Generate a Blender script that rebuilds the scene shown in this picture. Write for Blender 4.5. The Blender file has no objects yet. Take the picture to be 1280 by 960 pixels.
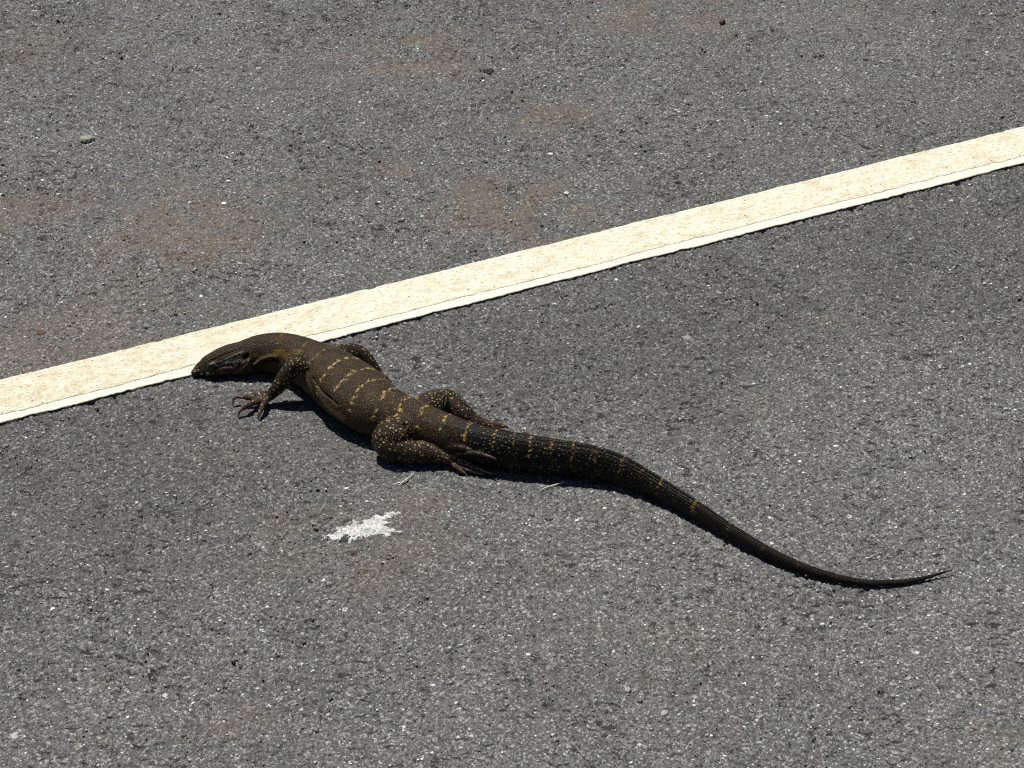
import bpy, bmesh, math, random
import numpy as np
from mathutils import Vector, Matrix
from mathutils.bvhtree import BVHTree
from mathutils.kdtree import KDTree

random.seed(7)
rng = np.random.default_rng(11)
scene = bpy.context.scene
COL = scene.collection
R = math.radians

# ------------------------------------------------------------------ camera
CAM_H, PITCH, FPX = 1.8, R(35.0), 2737.0          # height, downward pitch, focal length for a 1280 px wide picture
cam_d = bpy.data.cameras.new('camera')
cam = bpy.data.objects.new('camera', cam_d)
COL.objects.link(cam)
cam.location = (0, -CAM_H / math.tan(PITCH), CAM_H)
cam.rotation_euler = (math.pi / 2 - PITCH, 0, 0)
cam_d.sensor_width = 36.0
cam_d.lens = FPX / 1280.0 * 36.0
cam_d.clip_start = 0.05
cam_d.clip_end = 2000
scene.camera = cam

# ------------------------------------------------------------------ sky and sun (high, from behind left)
SUN_EL = R(71.0)
SUN_H = Vector((-0.68, 0.73, 0)).normalized()
SUN_DIR = Vector((SUN_H.x * math.cos(SUN_EL), SUN_H.y * math.cos(SUN_EL), math.sin(SUN_EL)))
world = bpy.data.worlds.new('World')
scene.world = world
world.use_nodes = True
wn = world.node_tree
sky = wn.nodes.new('ShaderNodeTexSky')
sky.sky_type = 'NISHITA'
sky.sun_disc = False
sky.air_density = 0.55
sky.dust_density = 0.8
sky.sun_elevation = SUN_EL
sky.sun_rotation = math.atan2(SUN_H.x, SUN_H.y)
wn.links.new(sky.outputs[0], wn.nodes['Background'].inputs[0])
wn.nodes['Background'].inputs[1].default_value = 0.05
sun_d = bpy.data.lights.new('sun', 'SUN')
sun_d.energy = 4.8
sun_d.angle = R(0.53)
sun_d.color = (1.0, 0.968, 0.905)
sun = bpy.data.objects.new('sun', sun_d)
COL.objects.link(sun)
sun.location = SUN_DIR * 20
sun.rotation_euler = SUN_DIR.to_track_quat('Z', 'Y').to_euler()

vs = scene.view_settings
vs.view_transform = 'Standard'
vs.look = 'None'
vs.exposure = 0.02
vs.gamma = 1.0
vs.use_curve_mapping = False
scene.cycles.use_denoising = False                # keeps the fine grain of the stones
scene.cycles.filter_width = 1.15
scene.cycles.max_bounces = 4
scene.cycles.diffuse_bounces = 3
scene.cycles.glossy_bounces = 2

# ------------------------------------------------------------------ helpers
CL = np.array(cam.location)
SP, CP = math.sin(PITCH), math.cos(PITCH)

def at(px, py, z=0.0):
    """world point at height z seen at a position of the 1280x960 photograph (used to survey the place)"""
    a, b = (px - 640) / FPX, (480 - py) / FPX
    d = np.array([a, CP + b * SP, -SP + b * CP])
    t = (z - CL[2]) / d[2]
    return CL + d * t

def ray(px, py):
    a, b = (px - 640) / FPX, (480 - py) / FPX
    d = np.array([a, CP + b * SP, -SP + b * CP])
    return Vector(CL), Vector(d).normalized()

def fade(t):
    return t * t * t * (t * (t * 6 - 15) + 10)

_tab = rng.random((256, 256)).astype(np.float32)
def vnoise(x, y):
    xi, yi = np.floor(x).astype(int), np.floor(y).astype(int)
    fx, fy = fade(x - xi), fade(y - yi)
    x0, x1, y0, y1 = xi & 255, (xi + 1) & 255, yi & 255, (yi + 1) & 255
    a = _tab[x0, y0] * (1 - fx) + _tab[x1, y0] * fx
    b = _tab[x0, y1] * (1 - fx) + _tab[x1, y1] * fx
    return a * (1 - fy) + b * fy

def fbm(x, y, o=4):
    s, a, n = 0.0, 0.5, 0.0
    for i in range(o):
        s = s + a * vnoise(x * 2 ** i + 17.3 * i, y * 2 ** i + 9.1 * i)
        n += a
        a *= 0.5
    return s / n

def worley(x, y):
    """F1, F2 and the id of the nearest jittered cell point"""
    xi, yi = np.floor(x).astype(int), np.floor(y).astype(int)
    f1 = np.full(x.shape, 9.0); f2 = np.full(x.shape, 9.0); cid = np.zeros(x.shape, int)
    for dx in (-1, 0, 1):
        for dy in (-1, 0, 1):
            cx, cy = xi + dx, yi + dy
            jx = _tab[cx & 255, cy & 255]; jy = _tab[(cx + 91) & 255, (cy + 37) & 255]
            d = np.hypot(cx + jx - x, cy + jy - y)
            m = d < f1
            f2 = np.where(m, f1, np.minimum(f2, d))
            cid = np.where(m, (cx & 255) * 256 + (cy & 255), cid)
            f1 = np.where(m, d, f1)
    return f1, f2, cid

def mesh_from(name, verts, faces=None, quads=None, smooth=True):
    me = bpy.data.meshes.new(name)
    if quads is not None:
        q = np.asarray(quads, np.int32)
        n, k = q.shape
        me.vertices.add(len(verts)); me.vertices.foreach_set('co', np.asarray(verts, np.float32).ravel())
        me.loops.add(n * k); me.loops.foreach_set('vertex_index', q.ravel())
        me.polygons.add(n)
        me.polygons.foreach_set('loop_start', np.arange(0, n * k, k, dtype=np.int32))
        me.polygons.foreach_set('loop_total', np.full(n, k, np.int32))
        me.update(calc_edges=True)
    else:
        me.from_pydata([tuple(v) for v in verts], [], [tuple(f) for f in faces])
        me.update()
    me.polygons.foreach_set('use_smooth', np.full(len(me.polygons), smooth))
    return me

def link(name, me, mat=None, parent=None, loc=None, rz=None):
    o = bpy.data.objects.new(name, me)
    COL.objects.link(o)
    if mat is not None and not me.materials:
        me.materials.append(mat)
    if parent is not None:
        o.parent = parent
    if loc is not None:
        o.location = loc
    if rz is not None:
        o.rotation_euler = (0, 0, rz)
    return o

def tag(o, label=None, cat=None, group=None, kind=None):
    for k, v in (('label', label), ('category', cat), ('group', group), ('kind', kind)):
        if v:
            o[k] = v
    return o

def color_attr(me, name, rgb):
    a = me.attributes.new(name, 'FLOAT_COLOR', 'POINT')
    c = np.ones((len(me.vertices), 4), np.float32)
    c[:, :3] = rgb
    a.data.foreach_set('color', c.ravel())

def float_attr(me, name, v):
    a = me.attributes.new(name, 'FLOAT', 'POINT')
    a.data.foreach_set('value', np.asarray(v, np.float32))

def vec_attr(me, name, v):
    a = me.attributes.new(name, 'FLOAT_VECTOR', 'POINT')
    a.data.foreach_set('vector', np.asarray(v, np.float32).ravel())

class NT:
    """small node-tree writer"""
    def __init__(self, name, rough=0.8, spec=0.3):
        self.m = bpy.data.materials.new(name)
        self.m.use_nodes = True
        self.t = self.m.node_tree
        self.b = self.t.nodes['Principled BSDF']
        self.b.inputs['Roughness'].default_value = rough
        self.b.inputs['Specular IOR Level'].default_value = spec
    def n(self, kind, **kw):
        x = self.t.nodes.new('ShaderNode' + kind)
        for k, v in kw.items():
            setattr(x, k, v)
        return x
    def l(self, a, b):
        self.t.links.new(a, b)
    def put(self, node, i, v):
        if isinstance(v, bpy.types.NodeSocket):
            self.l(v, node.inputs[i])
        else:
            node.inputs[i].default_value = v
    def math(self, op, a, b=0.0, c=0.0, clamp=False):
        x = self.n('Math', operation=op, use_clamp=clamp)
        for i, v in enumerate((a, b, c)):
            self.put(x, i, v)
        return x.outputs[0]
    def mix(self, f, a, b, blend='MIX'):
        x = self.n('Mix', data_type='RGBA', blend_type=blend)
        self.put(x, 0, f)
        for i, v in ((6, a), (7, b)):
            self.put(x, i, v if isinstance(v, bpy.types.NodeSocket) else (*v, 1.0))
        return x.outputs[2]
    def ramp(self, f, stops, interp='LINEAR'):
        x = self.n('ValToRGB')
        x.color_ramp.interpolation = interp
        e = x.color_ramp.elements
        while len(e) < len(stops):
            e.new(0.5)
        for el, (p, c) in zip(e, stops):
            el.position = p
            el.color = (*c, 1) if isinstance(c, tuple) else (c, c, c, 1)
        self.l(f, x.inputs[0])
        return x.outputs[0]
    def noise(self, vec, scale, detail=3, rough=0.55):
        x = self.n('TexNoise')
        self.l(vec, x.inputs['Vector'])
        x.inputs['Scale'].default_value = scale
        x.inputs['Detail'].default_value = detail
        x.inputs['Roughness'].default_value = rough
        return x.outputs[0]
    def voro(self, vec, scale, feature='F1', rnd=1.0, dim='3D'):
        x = self.n('TexVoronoi', feature=feature, voronoi_dimensions=dim)
        self.l(vec, x.inputs['Vector'])
        x.inputs['Scale'].default_value = scale
        x.inputs['Randomness'].default_value = rnd
        return x
    def attr(self, name):
        return self.n('Attribute', attribute_name=name)
    def pos(self):
        return self.n('TexCoord').outputs['Object']
    def bump(self, h, dist, strength=1.0, prev=None):
        x = self.n('Bump')
        x.inputs['Strength'].default_value = strength
        x.inputs['Distance'].default_value = dist
        self.l(h, x.inputs['Height'])
        if prev is not None:
            self.l(prev, x.inputs['Normal'])
        return x.outputs[0]
    def done(self, color=None, normal=None, rough=None):
        if color is not None:
            self.put(self.b, 'Base Color', color if isinstance(color, bpy.types.NodeSocket) else (*color, 1))
        if normal is not None:
            self.l(normal, self.b.inputs['Normal'])
        if rough is not None:
            self.put(self.b, 'Roughness', rough)
        return self.m

# ------------------------------------------------------------------ materials
def mat_asphalt():
    k = NT('asphalt', 0.75, 0.35)
    p = k.pos()
    dust = k.attr('dust').outputs['Color']
    tone = k.attr('tone').outputs['Fac']
    v1 = k.voro(p, 340)
    v2 = k.voro(p, 760)
    s1 = k.n('SeparateColor'); k.l(v1.outputs['Color'], s1.inputs[0])
    s2 = k.n('SeparateColor'); k.l(v2.outputs['Color'], s2.inputs[0])
    c1 = k.ramp(s1.outputs[0], [(0.0, 0.05), (0.35, 0.11), (0.7, 0.165), (0.86, 0.25), (0.94, 0.48), (1.0, 0.70)])
    c2 = k.ramp(s2.outputs[1], [(0.0, 0.06), (0.4, 0.115), (0.75, 0.175), (0.92, 0.32), (1.0, 0.65)])
    c = k.mix(0.5, c1, c2)
    # bituminous binder between the stones
    nb = k.noise(p, 210, 3, 0.6)
    fb = k.ramp(nb, [(0.34, 0.85), (0.50, 0.0)])
    c = k.mix(fb, c, (0.035, 0.035, 0.037))
    # binder-rich spots: black bitumen bled to the surface in small ragged flecks, in drifts
    mp = k.n('Mapping'); mp.inputs['Scale'].default_value = (0.72, 1.15, 1.0)
    k.l(p, mp.inputs['Vector'])
    fl = k.math('ADD', k.noise(mp.outputs[0], 85, 4, 0.62), k.math('MULTIPLY', k.noise(p, 5.5, 3, 0.6), 0.34))
    c = k.mix(k.ramp(fl, [(0.765, 0.0), (0.82, 0.9)]), c, (0.017, 0.016, 0.016))
    # a little hue drift from stone to stone
    hue = k.ramp(s1.outputs[2], [(0.0, (1.05, 0.99, 0.93)), (0.5, (0.985, 1.0, 1.0)), (1.0, (0.97, 1.0, 1.04))])
    c = k.mix(1.0, c, hue, 'MULTIPLY')
    big = k.ramp(k.noise(p, 2.6, 4, 0.6), [(0.3, 0.92), (0.7, 1.07)])
    c = k.mix(1.0, c, big, 'MULTIPLY')
    c = k.mix(1.0, c, k.mix(k.ramp(k.noise(p, 6.5, 4, 0.6), [(0.38, 0.0), (0.62, 1.0)]), (0.895, 0.915, 0.865), (0.905, 0.90, 0.905)), 'MULTIPLY')
    tn = k.n('CombineColor')
    for i in range(3):
        k.l(tone, tn.inputs[i])
    c = k.mix(1.0, c, tn.outputs[0], 'MULTIPLY')
    # laterite dust carried onto the road: lies on the stones with ragged edges
    sd = k.n('SeparateColor'); k.l(dust, sd.inputs[0])
    fd = k.math('MULTIPLY', sd.outputs[0], k.ramp(k.noise(p, 120, 4, 0.7), [(0.34, 0.3), (0.60, 1.0)]))
    fd = k.math('MULTIPLY', fd, k.ramp(s2.outputs[2], [(0.25, 0.45), (0.45, 1.0)]))
    c = k.mix(k.math('MULTIPLY', fd, 0.85), c, (0.175, 0.126, 0.088))
    h = k.math('ADD', k.math('MULTIPLY', v1.outputs['Distance'], -0.8), k.math('MULTIPLY', v2.outputs['Distance'], -0.4))
    h = k.math('ADD', h, k.math('MULTIPLY', s1.outputs[1], 0.5))
    nrm = k.bump(h, 0.0016, 0.9)
    nrm = k.bump(k.noise(p, 900, 2), 0.0006, 0.6, nrm)
    return k.done(c, nrm)

def mat_aggregate():
    k = NT('crushed_stone', 0.6, 0.4)
    p = k.pos()
    c = k.attr('stone').outputs['Color']
    m = k.ramp(k.noise(p, 420, 3), [(0.3, 0.75), (0.7, 1.15)])
    c = k.mix(1.0, c, m, 'MULTIPLY')
    nrm = k.bump(k.noise(p, 700, 2), 0.0006, 0.5)
    return k.done(c, nrm)

def mat_plain_stone(name, col, col2, scale=300, rough=0.75):
    k = NT(name, rough, 0.3)
    p = k.pos()
    c = k.mix(k.ramp(k.noise(p, scale, 4, 0.65), [(0.35, 0.0), (0.65, 1.0)]), col, col2)
    nrm = k.bump(k.noise(p, scale * 2, 3), 0.0008, 0.6)
    return k.done(c, nrm)

def mat_marking(dirty):
    k = NT('road_paint_dirty' if dirty else 'road_paint', 0.6, 0.35)
    p = k.attr('line').outputs['Vector']              # x along the line, y across, metres
    base = k.mix(k.noise(p, 160, 3), (0.70, 0.68, 0.555), (0.78, 0.765, 0.645))
    if dirty:
        mp = k.n('Mapping'); mp.inputs['Scale'].default_value = (0.5, 1.0, 1.0)
        k.l(p, mp.inputs['Vector'])
        a = k.noise(mp.outputs[0], 52, 6, 0.72)
        g = k.noise(mp.outputs[0], 230, 5, 0.75)
        base = k.mix(k.ramp(g, [(0.37, 0.0), (0.50, 1.0)]), (0.40, 0.365, 0.26), (0.77, 0.75, 0.61))
        dirt = k.attr('dirt').outputs['Fac']
        f = k.math('ADD', k.math('MULTIPLY', a, 1.6), k.math('MULTIPLY', g, 1.15))
        f = k.math('ADD', f, k.math('MULTIPLY', dirt, 0.26))
        d = k.ramp(k.math('SUBTRACT', f, 0.80), [(0.62, 0.0), (0.72, 0.45), (0.90, 0.95)])
        tint = k.mix(k.noise(p, 7, 2), (0.55, 0.36, 0.17), (0.42, 0.35, 0.22))
        grit = k.ramp(k.noise(mp.outputs[0], 420, 3, 0.7), [(0.40, 0.15), (0.58, 1.0)])
        base = k.mix(k.math('MULTIPLY', d, grit), base, tint)
        spk = k.voro(p, 170)
        sc = k.n('SeparateColor'); k.l(spk.outputs['Color'], sc.inputs[0])
        fs = k.math('MULTIPLY', k.math('LESS_THAN', spk.outputs['Distance'], 0.22), k.math('GREATER_THAN', sc.outputs[0], 0.93))
        base = k.mix(fs, base, (0.12, 0.10, 0.08))
        nrm = k.bump(g, 0.0016, 0.6)
    else:
        nrm = k.bump(k.noise(p, 200, 4), 0.0008, 0.35)
        base = k.mix(k.ramp(k.noise(p, 95, 4, 0.7), [(0.60, 0.0), (0.74, 0.55)]), base, (0.34, 0.31, 0.25))
    # near-black put on the paint's sides so the edge's shadow line reads black
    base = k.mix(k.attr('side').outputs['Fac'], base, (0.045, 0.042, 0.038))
    return k.done(base, nrm)

def mat_skin():
    k = NT('scaled_skin', 0.5, 0.13)
    p = k.pos()
    skin = k.attr('skin').outputs['Color']
    body = k.n('SeparateXYZ'); k.l(k.attr('body').outputs['Vector'], body.inputs[0])
    s, phi, limb = body.outputs
    mask = k.n('SeparateColor'); k.l(k.attr('zones').outputs['Color'], mask.inputs[0])
    tail, head, foot = mask.outputs
    # granular scales on trunk and limbs
    v = k.voro(p, 430, rnd=0.8)
    hb = k.math('SUBTRACT', 1.0, k.math('MULTIPLY', v.outputs['Distance'], 1.5))
    # keeled scale rings on the tail: rows along, rings across
    rows = k.math('ABSOLUTE', k.math('SINE', k.math('MULTIPLY', phi, 11.0)))
    rings = k.math('ABSOLUTE', k.math('SINE', k.math('MULTIPLY', s, math.pi / 0.0052)))
    ht = k.math('MULTIPLY', k.math('POWER', rows, 0.6), k.math('ADD', 0.45, k.math('MULTIPLY', k.math('POWER', rings, 0.5), 0.55)))
    hmix = k.n('Mix', data_type='FLOAT'); k.l(k.math('MULTIPLY', tail, k.ramp(s, [(0.50, 0.45), (0.75, 0.9)])), hmix.inputs[0]); k.l(hb, hmix.inputs[2]); k.l(ht, hmix.inputs[3])
    nrm = k.bump(hmix.outputs[0], 0.0014, 0.55)
    nrm = k.bump(k.noise(p, 380, 3, 0.6), 0.0010, 0.5, nrm)
    # dark seams between scales
    c = k.mix(k.ramp(v.outputs['Distance'], [(0.32, 0.0), (0.70, 0.65)]), skin, (0.006, 0.005, 0.004))
    # fine pale specks on the trunk
    t1 = k.voro(p, 265)
    a = k.n('SeparateColor'); k.l(t1.outputs['Color'], a.inputs[0])
    f1 = k.math('MULTIPLY', k.ramp(t1.outputs['Distance'], [(0.18, 1.0), (0.32, 0.0)]), k.math('GREATER_THAN', a.outputs[0], 0.35))
    f1 = k.math('MULTIPLY', f1, k.math('SUBTRACT', 1.0, limb))
    f1 = k.math('MULTIPLY', f1, k.ramp(s, [(0.26, 0.55), (0.36, 1.0)]))
    f1 = k.math('MULTIPLY', f1, k.math('SUBTRACT', 1.0, tail))
    f1 = k.math('MULTIPLY', f1, k.math('SUBTRACT', 1.0, k.math('MULTIPLY', head, 0.85)))
    c = k.mix(k.math('MULTIPLY', f1, 0.7), c, (0.20, 0.14, 0.07))
    # larger pale spots on the limbs
    t2 = k.voro(p, 215, rnd=0.8)
    b = k.n('SeparateColor'); k.l(t2.outputs['Color'], b.inputs[0])
    f2 = k.math('MULTIPLY', k.ramp(t2.outputs['Distance'], [(0.24, 1.0), (0.36, 0.0)]), k.math('GREATER_THAN', b.outputs[1], 0.2))
    f2 = k.math('MULTIPLY', f2, limb)
    c = k.mix(k.math('MULTIPLY', f2, 0.95), c, k.mix(b.outputs[0], (0.27, 0.18, 0.085), (0.36, 0.31, 0.20)))
    # grey specks in rings round the tail
    cv = k.n('CombineXYZ'); k.l(k.math('MULTIPLY', s, 250.0), cv.inputs[0]); k.l(k.math('MULTIPLY', phi, 6.5), cv.inputs[1])
    t3 = k.voro(cv.outputs[0], 1.0, rnd=0.7)
    d = k.n('SeparateColor'); k.l(t3.outputs['Color'], d.inputs[0])
    f3 = k.math('MULTIPLY', k.ramp(t3.outputs['Distance'], [(0.16, 1.0), (0.32, 0.0)]), k.math('GREATER_THAN', d.outputs[1], 0.12))
    fade3 = k.ramp(s, [(0.70, 1.0), (0.86, 0.0)])
    f3 = k.math('MULTIPLY', k.math('MULTIPLY', f3, tail), fade3)
    c = k.mix(k.math('MULTIPLY', f3, 0.8), c, k.mix(d.outputs[0], (0.15, 0.135, 0.09), (0.32, 0.285, 0.20)))
    n = k.ramp(k.noise(p, 60, 4, 0.6), [(0.3, 0.78), (0.7, 1.2)])
    c = k.mix(1.0, c, n, 'MULTIPLY')
    return k.done(c, nrm)

M_ASPH, M_AGG = mat_asphalt(), mat_aggregate()
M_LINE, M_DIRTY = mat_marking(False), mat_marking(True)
M_SKIN = mat_skin()

# ------------------------------------------------------------------ road: one sheet, fine where the camera can tell the stones apart
DUST = [  # photo x, y, radius x, radius y (m on the ground), strength
    (215, 285, .105, .10, .85), (150, 300, .07, .05, .45), (30, 262, .07, .06, .6), (200, 235, .12, .06, .4), (130, 385, .16, .06, .4),
    (630, 262, .11, .085, .85), (600, 282, .05, .03, .4), (690, 140, .075, .055, .65), (500, 62, .11, .10, .7), (470, 85, .10, .045, .5),
    (500, 212, .05, .045, .55), (545, 45, .08, .06, .4), (850, 15, .11, .09, .55), (905, 42, .05, .04, .45), (30, 60, .06, .07, .4),
    (330, 235, .09, .04, .35), (60, 415, .18, .10, .5), (1000, 395, .09, .05, .3), (960, 515, .04, .03, .25), (440, 690, .09, .06, .4),
    (370, 665, .035, .045, .5), (500, 640, .05, .03, .45), (455, 640, .07, .03, .4), (860, 780, .14, .05, .22), (760, 850, .10, .05, .25),
    (270, 905, .07, .05, .35), (140, 885, .06, .03, .3), (330, 550, .12, .03, .2), (1225, 925, .05, .03, .35), (60, 660, .10, .04, .25),
    (640, 665, .05, .04, .3), (1060, 20, .10, .08, .3), (820, 240, .10, .05, .2), (50, 413, .011, .010, .9), (850, 880, .08, .03, .25)]

def axis(lo, hi, step, far):
    a = list(np.arange(lo, hi, step))
    out_hi, out_lo, d, p, q = [], [], step, a[-1], a[0]
    while p < far:
        d *= 1.6
        p += d; q -= d
        out_hi.append(p); out_lo.append(q)
    return np.array(out_lo[::-1] + a + out_hi)

GX0, GX1, GY0, GY1 = -1.06, 1.06, -0.80, 1.32
xs = axis(GX0, GX1, 0.0029, 140)
ys = axis(GY0, GY1, 0.0031, 140)
X, Y = np.meshgrid(xs, ys, indexing='ij')

def road_height(x, y):
    wx, wy = x + .002 * (vnoise(x * 160, y * 160) - .5), y + .002 * (vnoise(y * 170 + 5, x * 170) - .5)
    f1, f2, cid = worley(wx / .0085, wy / .0085)
    e = np.clip((f2 - f1) / .35, 0, 1)
    hs = _tab[cid // 256, (cid * 7 + 13) & 255]
    mask = np.clip((fbm(x * 7 + 3, y * 7, 4) - .44) / .16, 0, 1)                     # open-textured places
    rid = np.abs(fbm(x * 52 + 11, y * 74 + 4, 3) - .5)
    crack = np.clip(1 - rid / .055, 0, 1) * np.clip((fbm(x * 36, y * 40 + 60, 2) - .43) / .07, 0, 1) * (.35 + .65 * mask) * (.75 + .5 * np.clip(y + .2, 0, 1))
    h = -0.0021 + .0011 * np.sqrt(e) + .0011 * hs * e
    h -= crack * .0072 + mask * (1 - e) * (hs < .4) * .0022
    h += .0009 * (fbm(x * 3, y * 3, 3) - .5)
    return h

inside = (X > GX0) & (X < GX1) & (Y > GY0) & (Y < GY1)
Z = np.where(inside, road_height(X, Y), -.0012)
def dust_at(x, y):
    d = np.zeros(np.shape(x))
    xw = x + .11 * (fbm(x * 6 + 31, y * 6, 4) - .5); yw = y + .11 * (fbm(x * 6, y * 6 + 71, 4) - .5)
    wob2 = fbm(x * 17 + 8, y * 24, 5)
    for px, py, rx, ry, k in DUST:
        c = at(px, py)
        q = np.hypot((xw - c[0]) / (rx * 1.6), (yw - c[1]) / (ry * 1.6))
        t = np.clip(1.35 - q, 0, 1)
        d = np.maximum(d, k * t * np.clip((wob2 + .22 * t - .53) / .16, .10, 1))
    return np.clip(d, 0, 1)
D = dust_at(X, Y) * inside
# worn wheel path to the right, slightly fresher strip along the line
p0, p1 = at(0, 502), at(1280, 180.5)
LDIR = (p1 - p0) / np.linalg.norm(p1 - p0)
LN = np.array([-LDIR[1], LDIR[0], 0])
across = (X - p0[0]) * LN[0] + (Y - p0[1]) * LN[1]
def tone_at(x, y):
    ac = (x - p0[0]) * LN[0] + (y - p0[1]) * LN[1]
    t = 1.0 - .20 * np.exp(-((ac + .22) / .22) ** 2) + .05 * np.exp(-((ac + .95) / .35) ** 2)
    return t + .14 * (fbm(x * 5, y * 5, 3) - .5) + .26 * (fbm(x * 22, y * 24, 4) - .5)
nx, ny = len(xs), len(ys)
idx = np.arange(nx * ny).reshape(nx, ny)
quads = np.stack([idx[:-1, :-1], idx[1:, :-1], idx[1:, 1:], idx[:-1, 1:]], -1).reshape(-1, 4)
road_me = mesh_from('road', np.stack([X, Y, Z], -1).reshape(-1, 3), quads=quads)
color_attr(road_me, 'dust', np.repeat(D.reshape(-1, 1), 3, 1))
float_attr(road_me, 'tone', tone_at(X, Y).ravel())
road = tag(link('road', road_me, M_ASPH), 'grey weathered asphalt road surface with reddish dust patches', 'road', kind='structure')

# small crushed stones showing in the asphalt: real chips, far too many to count
def chip_template():
    n = random.choice((4, 5, 5, 6))
    a = np.sort((np.arange(n) + rng.uniform(-.32, .32, n)) / n * 2 * math.pi)
    r = rng.uniform(.75, 1.15, n)
    lo = np.stack([np.cos(a) * r, np.sin(a) * r, np.full(n, -.8)], 1)
    k = rng.uniform(.55, .85, n)
    t = rng.uniform(-.25, .25, 2)
    up = np.stack([np.cos(a) * r * k, np.sin(a) * r * k, np.zeros(n)], 1)
    up[:, 2] = .42 + up[:, 0] * t[0] + up[:, 1] * t[1] + rng.uniform(-.06, .06, n)
    tris = []
    for i in range(n):
        j = (i + 1) % n
        tris += [(i, j, n + j), (i, n + j, n + i)]
    tris += [(n, n + i, n + i + 1) for i in range(1, n - 1)]
    return np.vstack([lo, up]), np.array(tris)

def stone_colors(n, bright):
    v = np.exp(rng.normal(math.log(.135), .42, n))
    hot = rng.random(n) < bright
    v[hot] = rng.uniform(.36, .74, hot.sum())
    tint = 1 + rng.normal(0, .03, (n, 3)) + np.array([-.01, .01, -.035])
    return np.clip(v[:, None] * tint, .02, .75)

NCH = 60000
cx = rng.uniform(GX0 + .02, GX1 - .02, NCH)
cy = GY0 + .02 + (GY1 - GY0 - .04) * rng.random(NCH)
half = .60 + (cy - GY0) * .27
keep = np.abs(cx) < half + .04
cx, cy = cx[keep], cy[keep]
NCH = len(cx)
cr = np.clip(np.exp(rng.normal(math.log(.00145), .42, NCH)), .0007, .0042)
cz = road_height(cx, cy)
ccol = stone_colors(NCH, .17) * tone_at(cx, cy)[:, None]
cd = dust_at(cx, cy)[:, None] * .65
ccol = ccol * (1 - cd) + cd * np.array([.20, .135, .095])
tmpl = [chip_template() for _ in range(40)]
V, F, C, off = [], [], [], 0
which = rng.integers(0, len(tmpl), NCH)
rot = rng.uniform(0, 6.283, NCH)
flat = rng.uniform(.3, .75, NCH)
for t, (tv, tf) in enumerate(tmpl):
    m = np.where(which == t)[0]
    if not len(m):
        continue
    c, s_ = np.cos(rot[m])[:, None], np.sin(rot[m])[:, None]
    rr = cr[m][:, None]
    vx = (tv[None, :, 0] * c - tv[None, :, 1] * s_) * rr * 1.15 + cx[m][:, None]
    vy = (tv[None, :, 0] * s_ + tv[None, :, 1] * c) * rr + cy[m][:, None]
    vz = tv[None, :, 2] * rr * flat[m][:, None] + cz[m][:, None]
    vz = np.minimum(vz, .0012)
    V.append(np.stack([vx, vy, vz], -1).reshape(-1, 3))
    F.append((tf[None] + (np.arange(len(m)) * len(tv))[:, None, None] + off).reshape(-1, 3))
    C.append(np.repeat(ccol[m], len(tv), 0))
    off += len(m) * len(tv)
chips_me = mesh_from('crushed_stone', np.vstack(V), quads=np.vstack(F), smooth=False)
color_attr(chips_me, 'stone', np.vstack(C))
tag(link('crushed_stone', chips_me, M_AGG, road), 'small crushed stones set in the asphalt', kind='stuff')

# the larger pale stones in the asphalt, one by one
LARGE = [(547, 406, 11, .36), (830, 890, 10, .40), (20, 918, 9, .42), (92, 878, 9, .34), (711, 735, 10, .40), (590, 716, 9, .2), (859, 421, 13, .22),
         (300, 328, 8, .38), (505, 119, 8, .34), (565, 235, 9, .2), (735, 115, 7, .40), (140, 232, 10, .26), (220, 337, 6, .38), (697, 192, 6, .3),
         (1190, 387, 8, .42), (1105, 388, 7, .42), (1280, 395, 7, .3), (868, 870, 8, .36), (434, 682, 6, .2), (897, 781, 6, .5), (965, 782, 7, .34),
         (700, 900, 9, .24), (790, 834, 10, .26), (833, 835, 10, .24), (1210, 809, 9, .34), (1062, 645, 8, .42), (820, 648, 7, .5), (755, 660, 8, .2),
         (630, 575, 6, .4), (1095, 605, 9, .22), (1198, 870, 7, .3), (367, 877, 8, .38), (206, 868, 7, .5), (250, 625, 7, .34), (294, 713, 8, .26),
         (556, 780, 9, .42), (587, 797, 10, .2), (431, 761, 6, .5), (80, 740, 7, .3), (22, 740, 8, .28), (905, 820, 7, .3), (160, 947, 8, .36),
         (1085, 300, 8, .2), (1060, 355, 7, .22), (950, 330, 7, .2), (1230, 570, 8, .26), (970, 600, 7, .22), (1125, 500, 8, .2), (1020, 890, 9, .2)]
taken = [at(a, b)[:2] for a, b, _, _ in LARGE]
for _ in range(130):
    LARGE.append((rng.uniform(10, 1270), rng.uniform(10, 950), rng.uniform(5.5, 9.5), float(np.clip(np.exp(rng.normal(math.log(.17), .4)), .08, .45))))
stone_meshes = {}
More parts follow.
